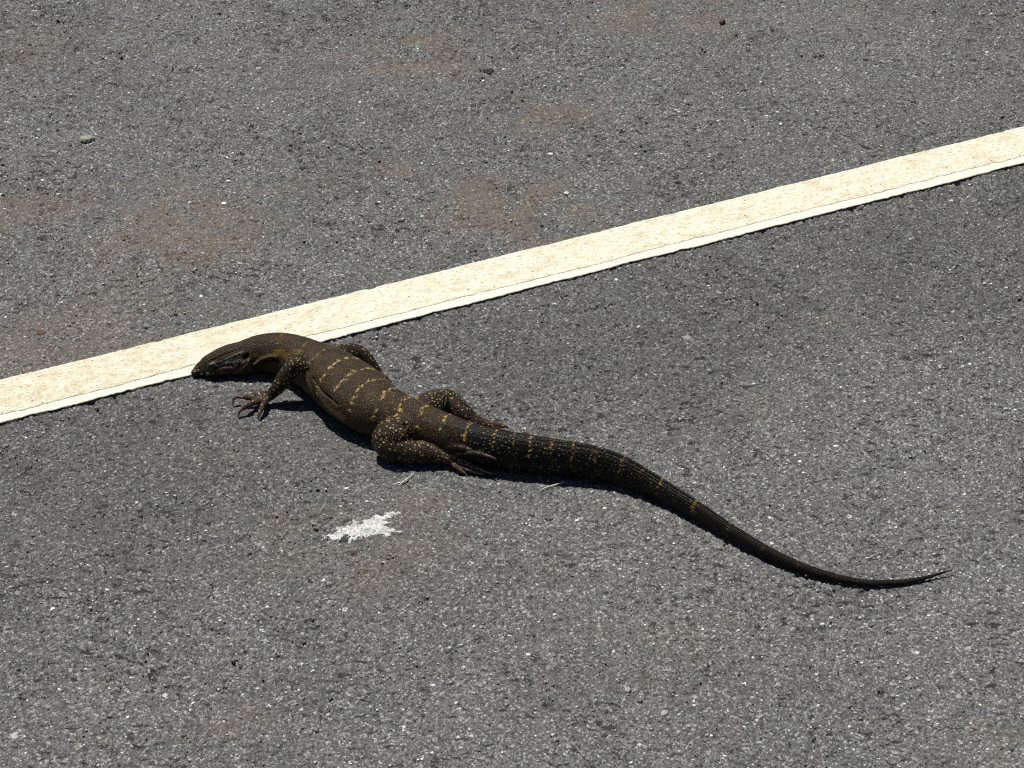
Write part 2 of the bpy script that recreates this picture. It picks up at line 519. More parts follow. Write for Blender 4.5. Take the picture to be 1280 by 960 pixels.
def big_stone_mesh(i, lev):
    if (i, lev) in stone_meshes:
        return stone_meshes[(i, lev)]
    r2 = np.random.default_rng(100 + i)
    n = 9
    a = (np.arange(n) + r2.uniform(-.3, .3, n)) / n * 2 * math.pi
    r = r2.uniform(.62, 1.12, n)
    lo = [(math.cos(t) * q, math.sin(t) * q, -.5) for t, q in zip(a, r)]
    md = [(math.cos(t) * q * .96, math.sin(t) * q * .96, .10 + r2.uniform(-.05, .05)) for t, q in zip(a, r)]
    up = [(math.cos(t) * q * .68, math.sin(t) * q * .68, .22 + r2.uniform(-.05, .05)) for t, q in zip(a, r)]
    f = []
    for k in range(n):
        j = (k + 1) % n
        f += [(k, j, n + j, n + k), (n + k, n + j, 2 * n + j, 2 * n + k)]
    f.append(tuple(range(2 * n, 3 * n)))
    me = mesh_from('aggregate_stone', lo + md + up, f, smooth=False)
    me.materials.append(M_AGG)
    base = (.08, .12, .17, .24, .34, .46)[lev]
    color_attr(me, 'stone', base * np.array([1.0, 1.0, .96]) * r2.uniform(.85, 1.15, (len(me.vertices), 1)))
    stone_meshes[(i, lev)] = me
    return me

def on_line(p):
    v = (p[0] - p0[0]) * LN[0] + (p[1] - p0[1]) * LN[1]
    return abs(v) < .056
for k, (px, py, sz, alb) in enumerate(LARGE):
    p = at(px, py)
    if on_line(p):
        continue
    lev = int(np.argmin([abs(alb - b) for b in (.08, .12, .17, .24, .34, .46)]))
    r = sz / 872 / 2 * 1.25
    z = float(road_height(np.array([p[0]]), np.array([p[1]]))[0])
    o = link('aggregate_stone', big_stone_mesh(k % 14, lev), None, road, (p[0], p[1], min(z, -.0012) - .0002), rng.uniform(0, 6.28))
    o.scale = (r, r * rng.uniform(.6, .95), r * rng.uniform(.35, .6))

# ------------------------------------------------------------------ painted line: thick paint, an older dirty coat over a cleaner one
E_LO = [at(0, 528.6, .0028), at(1280, 203.6, .0028)]
E_HI = [at(0, 474.6, .004), at(1280, 157.8, .004)]
vlo = np.mean([(q - p0) @ LN for q in E_LO]); vhi = np.mean([(q - p0) @ LN for q in E_HI])
slo = ((E_LO[1] - p0) @ LN - (E_LO[0] - p0) @ LN); shi = ((E_HI[1] - p0) @ LN - (E_HI[0] - p0) @ LN)
print('line edges', vlo, vhi, slo, shi, 'width', vhi - vlo)
LEN = np.linalg.norm(p1 - p0)
ts = np.concatenate([np.linspace(-14, -.5, 120)[:-1], np.arange(-.5, LEN + .5, .0022), np.linspace(LEN + .5, LEN + 14, 120)])
def n1(t, f, seed):
    return vnoise(t * f + seed * 7.7, np.full_like(t, seed * 3.3)) - .5
def strip(name, lo, hi, zb, zt, rows, mat, parent, amp, bev=.0012):
    """a strip of paint between two wandering edges, with rounded shoulders and ragged sides"""
    tt = ts
    V = []
    prof = [(0.0, zb), (0.0, zt * .45), (bev * .4, zt - .0004), (bev * 1.6, zt)]
    cols = []
    for v, z in prof:
        cols.append((lo + v, np.full_like(tt, z)))
    for r_ in np.linspace(0, 1, rows + 2)[1:-1]:
        cols.append((lo + bev * 1.6 + (hi - lo - bev * 3.2) * r_, np.full_like(tt, zt)))
    for v, z in prof[::-1]:
        cols.append((hi - v, np.full_like(tt, z)))
    P = np.zeros((len(tt), len(cols), 3)); L = np.zeros_like(P)
    for j, (v, z) in enumerate(cols):
        q = p0[None] + tt[:, None] * LDIR[None] + v[:, None] * LN[None]
        zz = z + (z > zb + 1e-6) * amp * (fbm(tt * 60, v * 60 + 3, 3) - .5)
        P[:, j, :2] = q[:, :2]; P[:, j, 2] = zz
        L[:, j, 0] = tt; L[:, j, 1] = v
    n, m = len(tt), len(cols)
    ii = np.arange(n * m).reshape(n, m)
    qd = np.stack([ii[:-1, :-1], ii[1:, :-1], ii[1:, 1:], ii[:-1, 1:]], -1).reshape(-1, 4)
    me = mesh_from(name, P.reshape(-1, 3), quads=qd)
    vec_attr(me, 'line', L.reshape(-1, 3))
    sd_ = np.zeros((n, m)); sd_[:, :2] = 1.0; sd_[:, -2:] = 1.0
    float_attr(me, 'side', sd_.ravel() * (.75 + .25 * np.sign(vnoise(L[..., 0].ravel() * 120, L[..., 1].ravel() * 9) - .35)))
    float_attr(me, 'dirt', np.interp(L[..., 0].ravel(), [-.2, .0, .25, .5, .8, 1.2, 2.0], [.62, .62, .5, .2, .2, .25, .2]))
    return link(name, me, mat, parent)
wob = lambda sd, a: a * (n1(ts, 9, sd) + .7 * n1(ts, 31, sd + 1) + .5 * n1(ts, 90, sd + 2) + .4 * n1(ts, 230, sd + 3))
tfr = ts / LEN
chipn = lambda sd, f, th: np.clip((vnoise(ts * f + sd, np.full_like(ts, sd * 1.7)) - th) / (1 - th), 0, 1)
lo_e = vlo + slo * (np.clip(tfr, -.3, 1.3) - .5) + wob(3, .0030) + .004 * chipn(5, 70, .78) + .002 * chipn(8, 260, .7)
hi_e = vhi + shi * (np.clip(tfr, -.3, 1.3) - .5) + wob(11, .0019) - .003 * chipn(15, 60, .82) - .0016 * chipn(18, 240, .72)
tn = (at(460, 363, .004) - p0) @ LDIR
hi_e = hi_e - .0028 * np.exp(-((ts - tn - .006) / .006) ** 2) + .0016 * np.exp(-((ts - tn + .014) / .009) ** 2)
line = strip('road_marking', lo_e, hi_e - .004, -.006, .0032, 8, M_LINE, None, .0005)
tag(line, 'long cream white painted line crossing the asphalt behind the lizard', 'road marking', kind='structure')
cut = vlo + (vhi - vlo) * .185 + wob(21, .0034) + .0022 * n1(ts, 4, 40) + .0035 * chipn(25, 55, .7)
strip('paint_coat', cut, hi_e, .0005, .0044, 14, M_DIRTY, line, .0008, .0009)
line.children[0]['label'] = 'upper coat of paint stained with orange dust'

# ------------------------------------------------------------------ the lizard
# spine stations: photo x, y of the axis, height of the axis, half width, half height above, half height below
SPINE = [
    (240.2, 465.8, .0075, .0036, .0026, .0046), (244.5, 464.6, .0075, .0072, .0062, .0068), (252, 461.3, .0088, .0112, .0122, .0092),
    (264, 458.2, .0126, .0152, .0205, .0128), (284, 452.3, .0162, .0200, .0262, .0164), (305, 449.3, .0197, .0222, .0295, .0198),
    (330, 440.8, .0288, .0225, .0288, .0288), (358, 443.0, .0325, .0265, .0325, .0325), (390, 455.5, .0355, .0330, .0352, .0355),
    (416, 471.0, .0380, .0415, .0375, .0380), (441, 488.5, .0390, .0460, .0375, .0390), (466, 507.0, .0375, .0420, .0360, .0375),
    (492, 519.5, .0355, .0345, .0345, .0355), (517, 529.0, .0335, .0300, .0330, .0335), (545, 538.5, .0310, .0265, .0310, .0310),
    (580, 550.5, .0300, .0235, .0302, .0300), (620, 560.5, .0292, .0210, .0296, .0292), (680, 569.5, .0280, .0190, .0285, .0280),
    (740, 578.0, .0260, .0165, .0268, .0260), (780, 589.5, .0230, .0140, .0238, .0230), (820, 609.0, .0180, .0112, .0190, .0180),
    (870, 638.0, .0145, .0090, .0158, .0145), (920, 669.0, .0117, .0073, .0127, .0117), (970, 696.5, .0095, .0060, .0102, .0095),
    (1020, 716.0, .0073, .0047, .0077, .0073), (1070, 727.2, .0055, .0040, .0057, .0055), (1110, 728.6, .0044, .0034, .0045, .0044),
    (1145, 724.8, .0042, .0028, .0036, .0036), (1172, 717.8, .0052, .0017, .0022, .0022), (1194, 710.8, .0078, .0008, .0009, .0009)]

def catmull(P, per):
    P = np.asarray(P, float)
    n = len(P)
    out = []
    for i in range(n - 1):
        a, b, c, d = P[max(i - 1, 0)], P[i], P[i + 1], P[min(i + 2, n - 1)]
        for t in np.linspace(0, 1, per, endpoint=False):
            out.append(.5 * ((2 * b) + (c - a) * t + (2 * a - 5 * b + 4 * c - d) * t * t + (3 * b - 3 * c + d - a) * t ** 3))
    out.append(P[-1])
    return np.array(out)

def loft(st, per=8, seg=40, e_top=2.0, e_bot=2.0, peak=None):
    """closed tube through stations (x, y, z, w, ht, hb); returns verts, faces, frames"""
    q = catmull(st, per)
    P, w, ht, hb = q[:, :3], np.maximum(q[:, 3], .0004), np.maximum(q[:, 4], .0004), np.maximum(q[:, 5], .0004)
    T = np.gradient(P, axis=0); T /= np.linalg.norm(T, axis=1)[:, None]
    up0 = np.array([0, 0, 1.0])
    S = np.cross(T, up0); S /= np.maximum(np.linalg.norm(S, axis=1)[:, None], 1e-6)
    U = np.cross(S, T)
    th = np.linspace(0, 2 * math.pi, seg, endpoint=False)
    c, s = np.sin(th), np.cos(th)                    # s: up component, theta 0 on top
    n = len(P)
    V = np.zeros((n, seg, 3))
    for i in range(n):
        et, eb = (e_top[i] if np.ndim(e_top) else e_top), (e_bot[i] if np.ndim(e_bot) else e_bot)
        e = np.where(s > 0, et, eb)
        a = np.sign(c) * np.abs(c) ** (2 / e)
        b = np.sign(s) * np.abs(s) ** (2 / e)
        hh = np.where(s > 0, ht[i], hb[i])
        if peak is not None:
            hh = hh * (1 + peak[i] * np.exp(-(np.minimum(th, 2 * math.pi - th) / .16) ** 2))
        V[i] = P[i] + S[i] * (a * w[i])[:, None] + U[i] * (b * hh)[:, None]
    verts = list(V.reshape(-1, 3)) + [P[0] - T[0] * w[0] * .5, P[-1] + T[-1] * w[-1] * .5]
    f = []
    for i in range(n - 1):
        for j in range(seg):
            k = (j + 1) % seg
            f.append((i * seg + j, i * seg + k, (i + 1) * seg + k, (i + 1) * seg + j))
    A, B = n * seg, n * seg + 1
    for j in range(seg):
        k = (j + 1) % seg
        f.append((A, k, j)); f.append((B, (n - 1) * seg + j, (n - 1) * seg + k))
    return verts, f, (P, T, S, U, w, ht, hb)

def st_from(rows):
    out = []
    for r_ in rows:
        p = at(r_[0], r_[1], r_[2])
        out.append([*p, *(r_[3:] if len(r_) == 6 else (r_[3], r_[3], r_[3]))])
    return out

def tube_pts(rows, per=6, seg=20):
    return loft(st_from(rows), per, seg)

PER = 10
ns = (len(SPINE) - 1) * PER + 1
si = np.arange(ns) / PER
e_top = np.interp(si, [0, 2, 4, 6, 9, 13, 16, 30], [1.9, 1.7, 1.72, 1.95, 2.15, 2.0, 1.9, 1.8])
e_bot = np.interp(si, [0, 4, 7, 12, 16, 30], [2.4, 2.6, 2.4, 2.3, 2.1, 2.0])
peak = np.interp(si, [0, 14, 17, 20, 26, 29], [0, 0, .06, .13, .10, 0])
spine_v, spine_f, FR = loft(st_from(SPINE), PER, 72, e_top, e_bot, peak)

LIMBS = {
    'near_arm': [(404, 466, .036, .018), (392, 464, .045, .0165), (379, 457, .0570, .0142), (370, 455, .0600, .0132), (362, 464, .0500, .0126), (352, 478, .0340, .0112), (343, 489, .0200, .0088), (336, 496, .0125, .0068), (328, 500, .0090, .0062)],
    'near_leg': [(526, 531, .032, .022), (508, 535, .035, .0255), (493, 544, .032, .0250), (486.5, 551, .0262, .0240), (493, 559, .0215, .0202), (513, 564, .0175, .0168), (532, 566, .0155, .0148), (549, 568.5, .0130, .0122), (562, 572, .0110, .0094), (572, 576, .0088, .0076)],
    'far_leg': [(517, 523, .032, .022), (533, 511, .034, .0215), (547, 504, .0305, .0195), (558, 502, .0265, .0175), (568, 507.5, .0235, .0162), (579, 516.5, .0185, .0135), (590, 524, .0130, .0100), (603, 529, .0088, .0074), (612, 531, .0070, .0060)],
    'far_arm': [(404, 447, .040, .018), (425, 444, .041, .0160), (440, 442, .0375, .0148), (449, 443.5, .0335, .0135), (458, 450.5, .0260, .0115), (466, 459, .0170, .0090), (473, 466, .0090, .0070), (476, 470, .0065, .0060)],
}
TOES = {   # toe chains, then the claw that ends each
    'near_arm': [
        ([(328, 500, .0090, .0048), (316, 498.5, .0120, .0040), (306, 496.3, .0145, .0036), (299, 495.6, .0140, .0030)], [(299.5, 495.5, .0140, .0026), (293.5, 497.0, .0120, .0022), (291.3, 502, .0065, .0015), (291, 508.5, .0006, .0004)]),
        ([(327, 501, .0085, .0048), (317, 503.5, .0110, .0042), (309, 507, .0125, .0038), (302.5, 511, .0110, .0032)], [(303, 510.6, .0112, .0028), (299.3, 514.5, .0080, .0022), (298.2, 519, .0036, .0014), (298, 523, .0004, .0004)]),
        ([(334, 497.5, .0110, .0050), (330, 504.5, .0120, .0042), (327, 510.5, .0115, .0038), (325, 515.5, .0090, .0031)], [(325, 515.1, .0092, .0028), (323.5, 519, .0062, .0021), (323.0, 522, .0030, .0013), (323.0, 524.8, .0004, .0004)]),
        ([(327, 499.5, .0080, .0044), (321.5, 495.5, .0095, .0034), (318.6, 492, .0100, .0029)], [(318.8, 492.4, .0100, .0023), (317.2, 488.5, .0098, .0017), (315.8, 489.0, .0066, .0010), (315.4, 491.5, .0022, .0003)]),
        ([(331, 497.5, .0085, .0044), (329.5, 493.5, .0108, .0034), (328.2, 490.5, .0112, .0029)], [(328.3, 490.8, .0112, .0023), (327.0, 487.6, .0104, .0017), (325.6, 488.6, .0068, .0010), (325.2, 491.4, .0022, .0003)]),
    ],
    'near_leg': [
        ([(553, 564, .0170, .0056), (564, 557.5, .0320, .0044), (576, 558.6, .0360, .0038), (583, 560.6, .0360, .0032)], [(582.5, 560.5, .0360, .0027), (588, 562.2, .0350, .0020), (592, 564.5, .0320, .0006)]),
        ([(561, 570, .0145, .0064), (574, 566.0, .0240, .0044), (586, 565.4, .0310, .0036), (597, 566.6, .0325, .0032), (607, 569.0, .0325, .0027)], [(606, 568.8, .0325, .0023), (613, 570.8, .0318, .0017), (620.5, 574.0, .0295, .0006)]),
        ([(569, 576, .0095, .0055), (581, 578.5, .0110, .0042), (593, 583.0, .0100, .0036), (603, 587.5, .0075, .0029)], [(602, 587.1, .0078, .0026), (611, 590.4, .0056, .0020), (619.5, 593.6, .0010, .0004)]),
        ([(569, 578, .0075, .0052), (577, 582.6, .0070, .0037), (586, 587.5, .0055, .0031), (592, 589.8, .0042, .0026)], [(591, 589.5, .0045, .0023), (600, 591.5, .0036, .0017), (608, 593.6, .0006, .0004)]),
        ([(566, 579, .0070, .0048), (572, 584.6, .0060, .0034), (577, 588.8, .0048, .0028)], [(576.5, 588.4, .0048, .0024), (581, 591.2, .0032, .0016), (584.5, 593.6, .0006, .0004)]),
    ],
    'far_leg': [
        ([(606, 529.5, .0078, .0046), (614, 529.8, .0098, .0036), (624, 531.4, .0098, .0033), (630, 533.0, .0080, .0028)], [(629.5, 532.8, .0082, .0024), (633.5, 533.4, .0064, .0018), (635.5, 536.8, .0010, .0004)]),
        ([(604, 528.5, .0078, .0044), (605, 526.2, .0105, .0033), (606, 525.2, .0110, .0029)], [(606, 525.3, .0110, .0024), (606.4, 523.6, .0105, .0018), (608, 526, .0040, .0004)]),
        ([(608, 530.5, .0070, .0044), (618, 533.5, .0072, .0034), (626, 536.6, .0060, .0028)], [(625.5, 536.4, .0060, .0024), (632, 538.6, .0044, .0016), (637, 541.6, .0008, .0004)]),
    ],
    'far_arm': [
        ([(474, 467, .0080, .0042), (480, 471, .0085, .0034), (485, 474, .0060, .0028)], [(484.5, 473.8, .0062, .0024), (488, 476, .0046, .0016), (490, 478, .0006, .0004)]),
        ([(474, 468, .0075, .0042), (478, 473, .0080, .0034), (480, 477, .0060, .0028)], [(480, 476.8, .0060, .0024), (481, 479, .0044, .0016), (482, 482, .0006, .0004)]),
    ],
}
allv, allf = [], []
limb_pts = []           # (point, radius, foot factor)
def add_part(v, f):
    o = len(allv)
    allv.extend(v)
    allf.extend([tuple(i + o for i in q) for q in f])
add_part(spine_v, spine_f)
for nm, rows in LIMBS.items():
    v, f, fr = tube_pts(rows, 8, 28)
    add_part(v, f)
    n = len(fr[0])
    limb_pts += [(p, r, max(0, (i / n - .72) / .28)) for i, (p, r) in enumerate(zip(fr[0], fr[4])) if i > n * .14]
    for toe, claw in TOES[nm]:
        v, f, fr = tube_pts(toe, 6, 16)
        add_part(v, f)
        limb_pts += [(p, r, 1.0) for p, r in zip(fr[0], fr[4])]
raw = mesh_from('lizard_raw', allv, allf)
tmp = bpy.data.objects.new('lizard_raw', raw)
COL.objects.link(tmp)
md = tmp.modifiers.new('r', 'REMESH'); md.mode = 'VOXEL'; md.voxel_size = .00105; md.use_smooth_shade = True
sm = tmp.modifiers.new('s', 'SMOOTH'); sm.factor = .5; sm.iterations = 5
dg = bpy.context.evaluated_depsgraph_get()
body_me = bpy.data.meshes.new_from_object(tmp.evaluated_get(dg))
bpy.data.objects.remove(tmp)
body_me.name = 'body'
NV = len(body_me.vertices)
co = np.zeros(NV * 3, np.float32); body_me.vertices.foreach_get('co', co); co = co.reshape(-1, 3).astype(float)
nrm = np.zeros(NV * 3, np.float32); body_me.vertex_normals.foreach_get('vector', nrm); nrm = nrm.reshape(-1, 3).astype(float)
print('lizard verts', NV)

# body coordinates of every vertex: distance along the spine, angle round it, limb or trunk
P, T, S, U, W, HT, HB = FR
arc = np.concatenate([[0], np.cumsum(np.linalg.norm(np.diff(P, axis=0), axis=1))])
kd = KDTree(len(P))
for i, p in enumerate(P):
    kd.insert(p, i)
kd.balance()
kl = KDTree(len(limb_pts))
for i, (p, r, ft) in enumerate(limb_pts):
    kl.insert(p, i)
kl.balance()
near = np.array([kd.find(c)[1] for c in co])
lim = [kl.find(c)[1:] for c in co]
li = np.array([a for a, _ in lim]); ld = np.array([b for _, b in lim])
lr = np.array([r for _, r, _ in limb_pts])[li]; lf = np.array([f for _, _, f in limb_pts])[li]
d = co - P[near]
along = np.einsum('ij,ij->i', d, T[near])
sv = arc[near] + along
a_s, a_u = np.einsum('ij,ij->i', d, S[near]), np.einsum('ij,ij->i', d, U[near])
phi = np.arctan2(a_s / W[near], a_u / np.where(a_u > 0, HT[near], HB[near]))
rad = np.sqrt((a_s / W[near]) ** 2 + (a_u / np.where(a_u > 0, HT[near], HB[near])) ** 2)   # 1 on the trunk surface
limb = np.clip((rad - 1.06) / .10, 0, 1) * np.clip((lr * 1.9 - ld) / (lr * .4), 0, 1)
foot = lf * limb
TOT = arc[-1]
st_arc = arc[::PER]                                     # arc length at each station
print('length', TOT, 'stations', np.round(st_arc, 3))
tail = np.clip((sv - st_arc[14]) / (st_arc[16] - st_arc[14]) * 1.25, 0, 1) * (1 - limb)
head = np.clip((st_arc[6] - sv) / (st_arc[6] - st_arc[4]), 0, 1) * (1 - limb)

# sculpting: folds and openings, on the surface itself
bvh = BVHTree.FromPolygons([tuple(c) for c in co], [tuple(p.vertices) for p in body_me.polygons])
def on_body(px, py):
    o, dr = ray(px, py)
    hit = bvh.ray_cast(o, dr)
    return None if hit[0] is None else np.array(hit[0])
disp = np.zeros(NV)
paint = []
def polyline_dist(pts):
    pts = [p for p in (on_body(*q) for q in pts) if p is not None]
    best = np.full(NV, 9.0)
    for a, b in zip(pts[:-1], pts[1:]):
        ab = b - a
        t = np.clip(((co - a) @ ab) / max(ab @ ab, 1e-9), 0, 1)
        best = np.minimum(best, np.linalg.norm(co - (a + t[:, None] * ab), axis=1))
    return best
def groove(pts, depth, r):
    g = polyline_dist(pts)
    disp[:] -= depth * np.exp(-(g / r) ** 2)
    return g
# skin fold along the flank, fold round the shoulder, neck folds
groove([(391, 473), (397, 483), (405, 492), (414, 499), (421, 505)], .0032, .0020)
groove([(399, 494), (407, 505), (418, 516), (432, 526)], -.0035, .006)
groove([(384, 462), (385, 474), (389, 487), (397, 500)], .0040, .0022)
groove([(361, 448), (367, 444.5), (375, 444), (380, 449), (383, 458)], .0050, .0022)
groove([(318, 455), (326, 449), (337, 445.5), (345, 446)], -.0028, .0022)
groove([(320, 458), (329, 453), (339, 449.5), (346, 452)], .0050, .0030)
groove([(324, 462), (334, 458), (344, 462)], .0040, .0045)
groove([(311.5, 450), (306, 457), (299, 463), (294, 466)], -.0022, .0016)
groove([(309, 453), (303, 459), (297, 463)], .0022, .0014)
# temple grooves, brow ridge, mouth line, nostril, ear
groove([(266, 451), (273, 447), (281, 443.5), (292, 439.5), (300, 437)], .0008, .0012)
groove([(275, 453), (284, 448), (294, 443.5), (302, 441)], -.0010, .0014)
groove([(272, 460), (282, 456), (292, 457)], .0018, .0014)
groove([(268, 463), (280, 461), (292, 461)], -.0014, .0018)
groove([(262, 456), (267, 453.5), (271, 453.5)], -.0024, .0016)
groove([(243, 469), (252, 467), (263, 466), (275, 465), (288, 464.5), (296, 463)], .0016, .0011)
ear = groove([(306, 447.5), (308.5, 445.0)], .0065, .0026)
nostril = groove([(248.5, 461), (249.5, 460.5)], .0022, .0011)
# folds where the hind legs meet the trunk
groove([(505, 531), (511, 538), (514, 547)], .0035, .0022)
groove([(553.5, 513), (555, 505), (557, 497)], .0035, .0016)
# loose wrinkled flank and throat
wr = fbm(sv * 160, phi * 3 + 20, 3) - .5
disp += .0016 * wr * np.clip((np.abs(phi) - 1.0) / .5, 0, 1) * np.clip((st_arc[13] - sv) / .05, 0, 1) * (1 - limb)
disp += .0007 * (fbm(co[:, 0] * 90 + 40, co[:, 1] * 90 + co[:, 2] * 70, 3) - .5)
co2 = co + nrm * disp[:, None]
# belly and tail press flat on the road
co2[:, 2] = np.where(co2[:, 2] < .0004, .0004 + (co2[:, 2] - .0004) * .3, co2[:, 2])
body_me.vertices.foreach_set('co', co2.astype(np.float32).ravel())
body_me.update()

# --- skin colours that belong to the animal: brown back, darker tail, yellow cross rows, marks on the head; some head sheen is painted in too
def lerp(a, b, f):
    return a * (1 - f[:, None]) + np.asarray(b)[None] * f[:, None]
col = np.tile(np.array([.056, .0385, .0205]), (NV, 1))
col = lerp(col, (.050, .035, .0215), np.clip(head, 0, 1))
col = lerp(col, (.0055, .005, .0038), np.clip(tail * 1.2, 0, 1))
tipf = np.clip((sv - st_arc[23]) / (st_arc[26] - st_arc[23]), 0, 1) * (1 - limb)
col = lerp(col, (.035, .029, .022), tipf)
col = lerp(col, (.030, .0225, .0125), limb * .8)
col = lerp(col, (.085, .052, .036), foot * .85)
flank = np.clip((np.abs(phi) - 1.15) / .5, 0, 1) * (1 - tail) * (1 - limb)
blotch = np.clip((fbm(sv * 55, phi * 6 + 9, 3) - .47) / .12, 0, 1)
col = lerp(col, (.085, .050, .020), flank * blotch * .6 * (1 - head))

def mid_arc(px, py):
    """distance along the spine of a mark seen on the animal's back"""
    p = on_body(px, py)
    return None if p is None else float(sv[np.argmin(np.linalg.norm(co - p, axis=1))])
ROWS = [  # a dash in each cross row (photo x, y), strength, spread of the row in radians
    (345, 432, .25, 1.2), (375, 436, .3, 1.3), (397, 441, .35, 1.4), (425, 450, .95, 1.5), (442, 464, 1, 1.5), (455, 480, 1, 1.45), (475, 497, 1, 1.25), (499, 509, 1, 1.15),
    (524, 517.5, 1, 1.0), (553, 527, 1, .95), (583, 539, 1, 1.0), (617.5, 549, 1, 1.0), (641, 555, .6, .9), (662, 560, 1, 1.4), (689, 563, .55, 1.1), (715, 568, .95, 1.5),
    (744, 573, .5, 1.0), (775, 585, .85, 1.8), (799, 597, .25, 1.2), (822, 608, .7, 1.9), (866, 634, .7, 1.9), (910, 661, .6, 2.2), (954, 686, .5, 2.4), (998, 706, .5, 2.4), (1045, 722, .35, 2.4)]
yel = np.zeros(NV)
rr = np.random.default_rng(5)
lat = phi * (W[near] + HT[near]) * .5
for k, (px, py, stg, spread) in enumerate(ROWS):
    s0 = mid_arc(px, py)
    if s0 is None:
        print('row misses', k); continue
    wmid = float(np.interp(s0, arc, (W + HT) * .5))
    ontail = s0 > st_arc[15]
    pitch = .0098 if not ontail else max(.0050, wmid * .24)
    if s0 > st_arc[20]:
        pitch = max(.0032, wmid * .5)
    nj = max(1, int(spread * wmid / pitch))
    for j in range(-nj, nj + 1):
        if rr.random() < .03:
            continue
        u0 = (j + rr.uniform(-.28, .28)) * pitch
        s1 = s0 + rr.uniform(-.0014, .0014) + .10 * abs(u0) * (0 if ontail else 1)
        la = pitch * rr.uniform(.26, .44); ls = .0016 * rr.uniform(.7, 1.4) * (.85 if ontail else 1)
        if s0 > st_arc[16]:
            la *= rr.uniform(.5, .95)
        if ontail and wmid < .014:
            ls *= 1.5
        outer = abs(j) / max(nj, 1)
        if not ontail and outer > .55:
            la *= .75; ls *= 1.25
        q = ((lat - u0) / la) ** 2 + ((sv - s1) / ls) ** 2
        yel = np.maximum(yel, stg * rr.uniform(.45 if ontail else .65, 1.0) * np.clip(1.5 - q, 0, 1))
        for _ in range(2):
            q = ((lat - u0 - rr.normal(0, la)) / (la * .45)) ** 2 + ((sv - s1 - rr.normal(0, ls * 1.3)) / (ls * .65)) ** 2
            yel = np.maximum(yel, stg * rr.uniform(.3, .8) * np.clip(1.5 - q, 0, 1))
rag = np.clip(.78 + 1.3 * (fbm(co[:, 0] * 420, co[:, 1] * 420 + co[:, 2] * 300, 2) - .35), 0, 1)
yel = np.clip(yel * rag * (1 - limb), 0, 1)
ycol = np.where((sv > st_arc[12])[:, None], np.array([.64, .42, .09])[None], np.array([.62, .44, .18])[None])
yf = np.where(sv > st_arc[21], .45, .95)
col = col * (1 - (yel * yf)[:, None]) + ycol * (yel * yf)[:, None]

# head marks; grey sheen and brow and lip highlights are painted as colour
def dot(px, py, r, rgb, f=1.0):
    global col
    p = on_body(px, py)
    if p is None:
        return
    m = np.clip(1.6 - np.linalg.norm(co - p, axis=1) / r, 0, 1) * f
    col = lerp(col, rgb, m)
def streak(pts, r, rgb, f=1.0, rough=.5):
    global col
    g = polyline_dist(pts)
    m = np.clip(1.6 - g / r, 0, 1) * f * np.clip(1 - rough + rough * 2 * fbm(co[:, 0] * 300, co[:, 1] * 300 + co[:, 2] * 250, 2), 0, 1)
    col = lerp(col, rgb, m)
streak([(312, 449), (322, 447), (335, 444), (345, 441)], .0055, (.15, .10, .04), .6, 1.0)
streak([(345, 441), (352, 440), (358, 446), (366, 441), (375, 440)], .0042, (.20, .135, .045), .75, 1.0)
streak([(318, 455), (327, 450), (337, 446)], .0020, (.26, .19, .09), .9, .6)
streak([(311.5, 450), (306, 457), (299, 463), (294, 466)], .0018, (.22, .125, .085), .9, .4)
streak([(286, 449), (295, 443.5), (303, 440)], .0015, (.17, .185, .145), .85, .8)
streak([(272, 457.5), (281, 451), (287, 447)], .0016, (.17, .185, .15), .8, .95)
streak([(277, 456), (283, 451.5), (287, 453), (292, 453), (301, 449.5)], .0016, (.28, .28, .22), .85, .95)
streak([(263.5, 455.8), (267, 454.2), (271, 456)], .0015, (.5, .48, .38), .95, .3)  # highlight on the brow ridge, painted into the skin colour
dot(262.5, 459.2, .0042, (.13, .105, .06), .7)
streak([(274, 459), (281, 458), (288, 459)], .0018, (.22, .15, .10), .8, .8)
for q in range(9):
    x = 246 + q * 4.6
    streak([(x, 465.5 - q * .1), (x + .6, 471)], .0010, (.26, .19, .11) if q % 2 == 0 else (.012, .010, .008), .75, .5)
for px, py, r, c, f in [(243.5, 463.5, .0016, (.32, .25, .12), .8), (248, 461.8, .0016, (.36, .29, .15), .8), (252, 463.5, .0014, (.30, .25, .13), .8), (255, 461.5, .0013, (.22, .19, .10), .7),
                        (259.5, 466.8, .0021, (.85, .82, .74), 1), (251.9, 467.4, .0016, (.75, .66, .52), 1), (283, 453.5, .0016, (.7, .7, .62), .9), (277, 465.5, .0028, (.24, .13, .05), .8),
                        (272, 463.5, .0024, (.2, .12, .055), .8), (281, 459, .002, (.3, .23, .18), .7), (294, 457, .0022, (.3, .27, .22), .8), (303.5, 452.5, .002, (.45, .35, .32), .9), (266, 467, .0018, (.2, .15, .11), .8)]:
    dot(px, py, r, c, f)
col = lerp(col, (.004, .004, .004), np.clip(1.5 - ear / .0026, 0, 1))
col = lerp(col, (.004, .004, .004), np.clip(1.5 - nostril / .001, 0, 1))
color_attr(body_me, 'skin', np.clip(col, 0, 1))
vec_attr(body_me, 'body', np.stack([sv, phi, limb], 1))
color_attr(body_me, 'zones', np.stack([tail, head, foot], 1))

base = at(500, 560, 0)
lizard = bpy.data.objects.new('monitor_lizard', None)
lizard.empty_display_size = .05
COL.objects.link(lizard)
lizard.location = (base[0], base[1], 0)
tag(lizard, 'dark brown monitor lizard with yellow spots lying on the road beside the painted line', 'lizard')
inv = Matrix.Translation((-base[0], -base[1], 0))
body_me.transform(inv)
body_me.materials.clear()
link('body', body_me, M_SKIN, lizard)

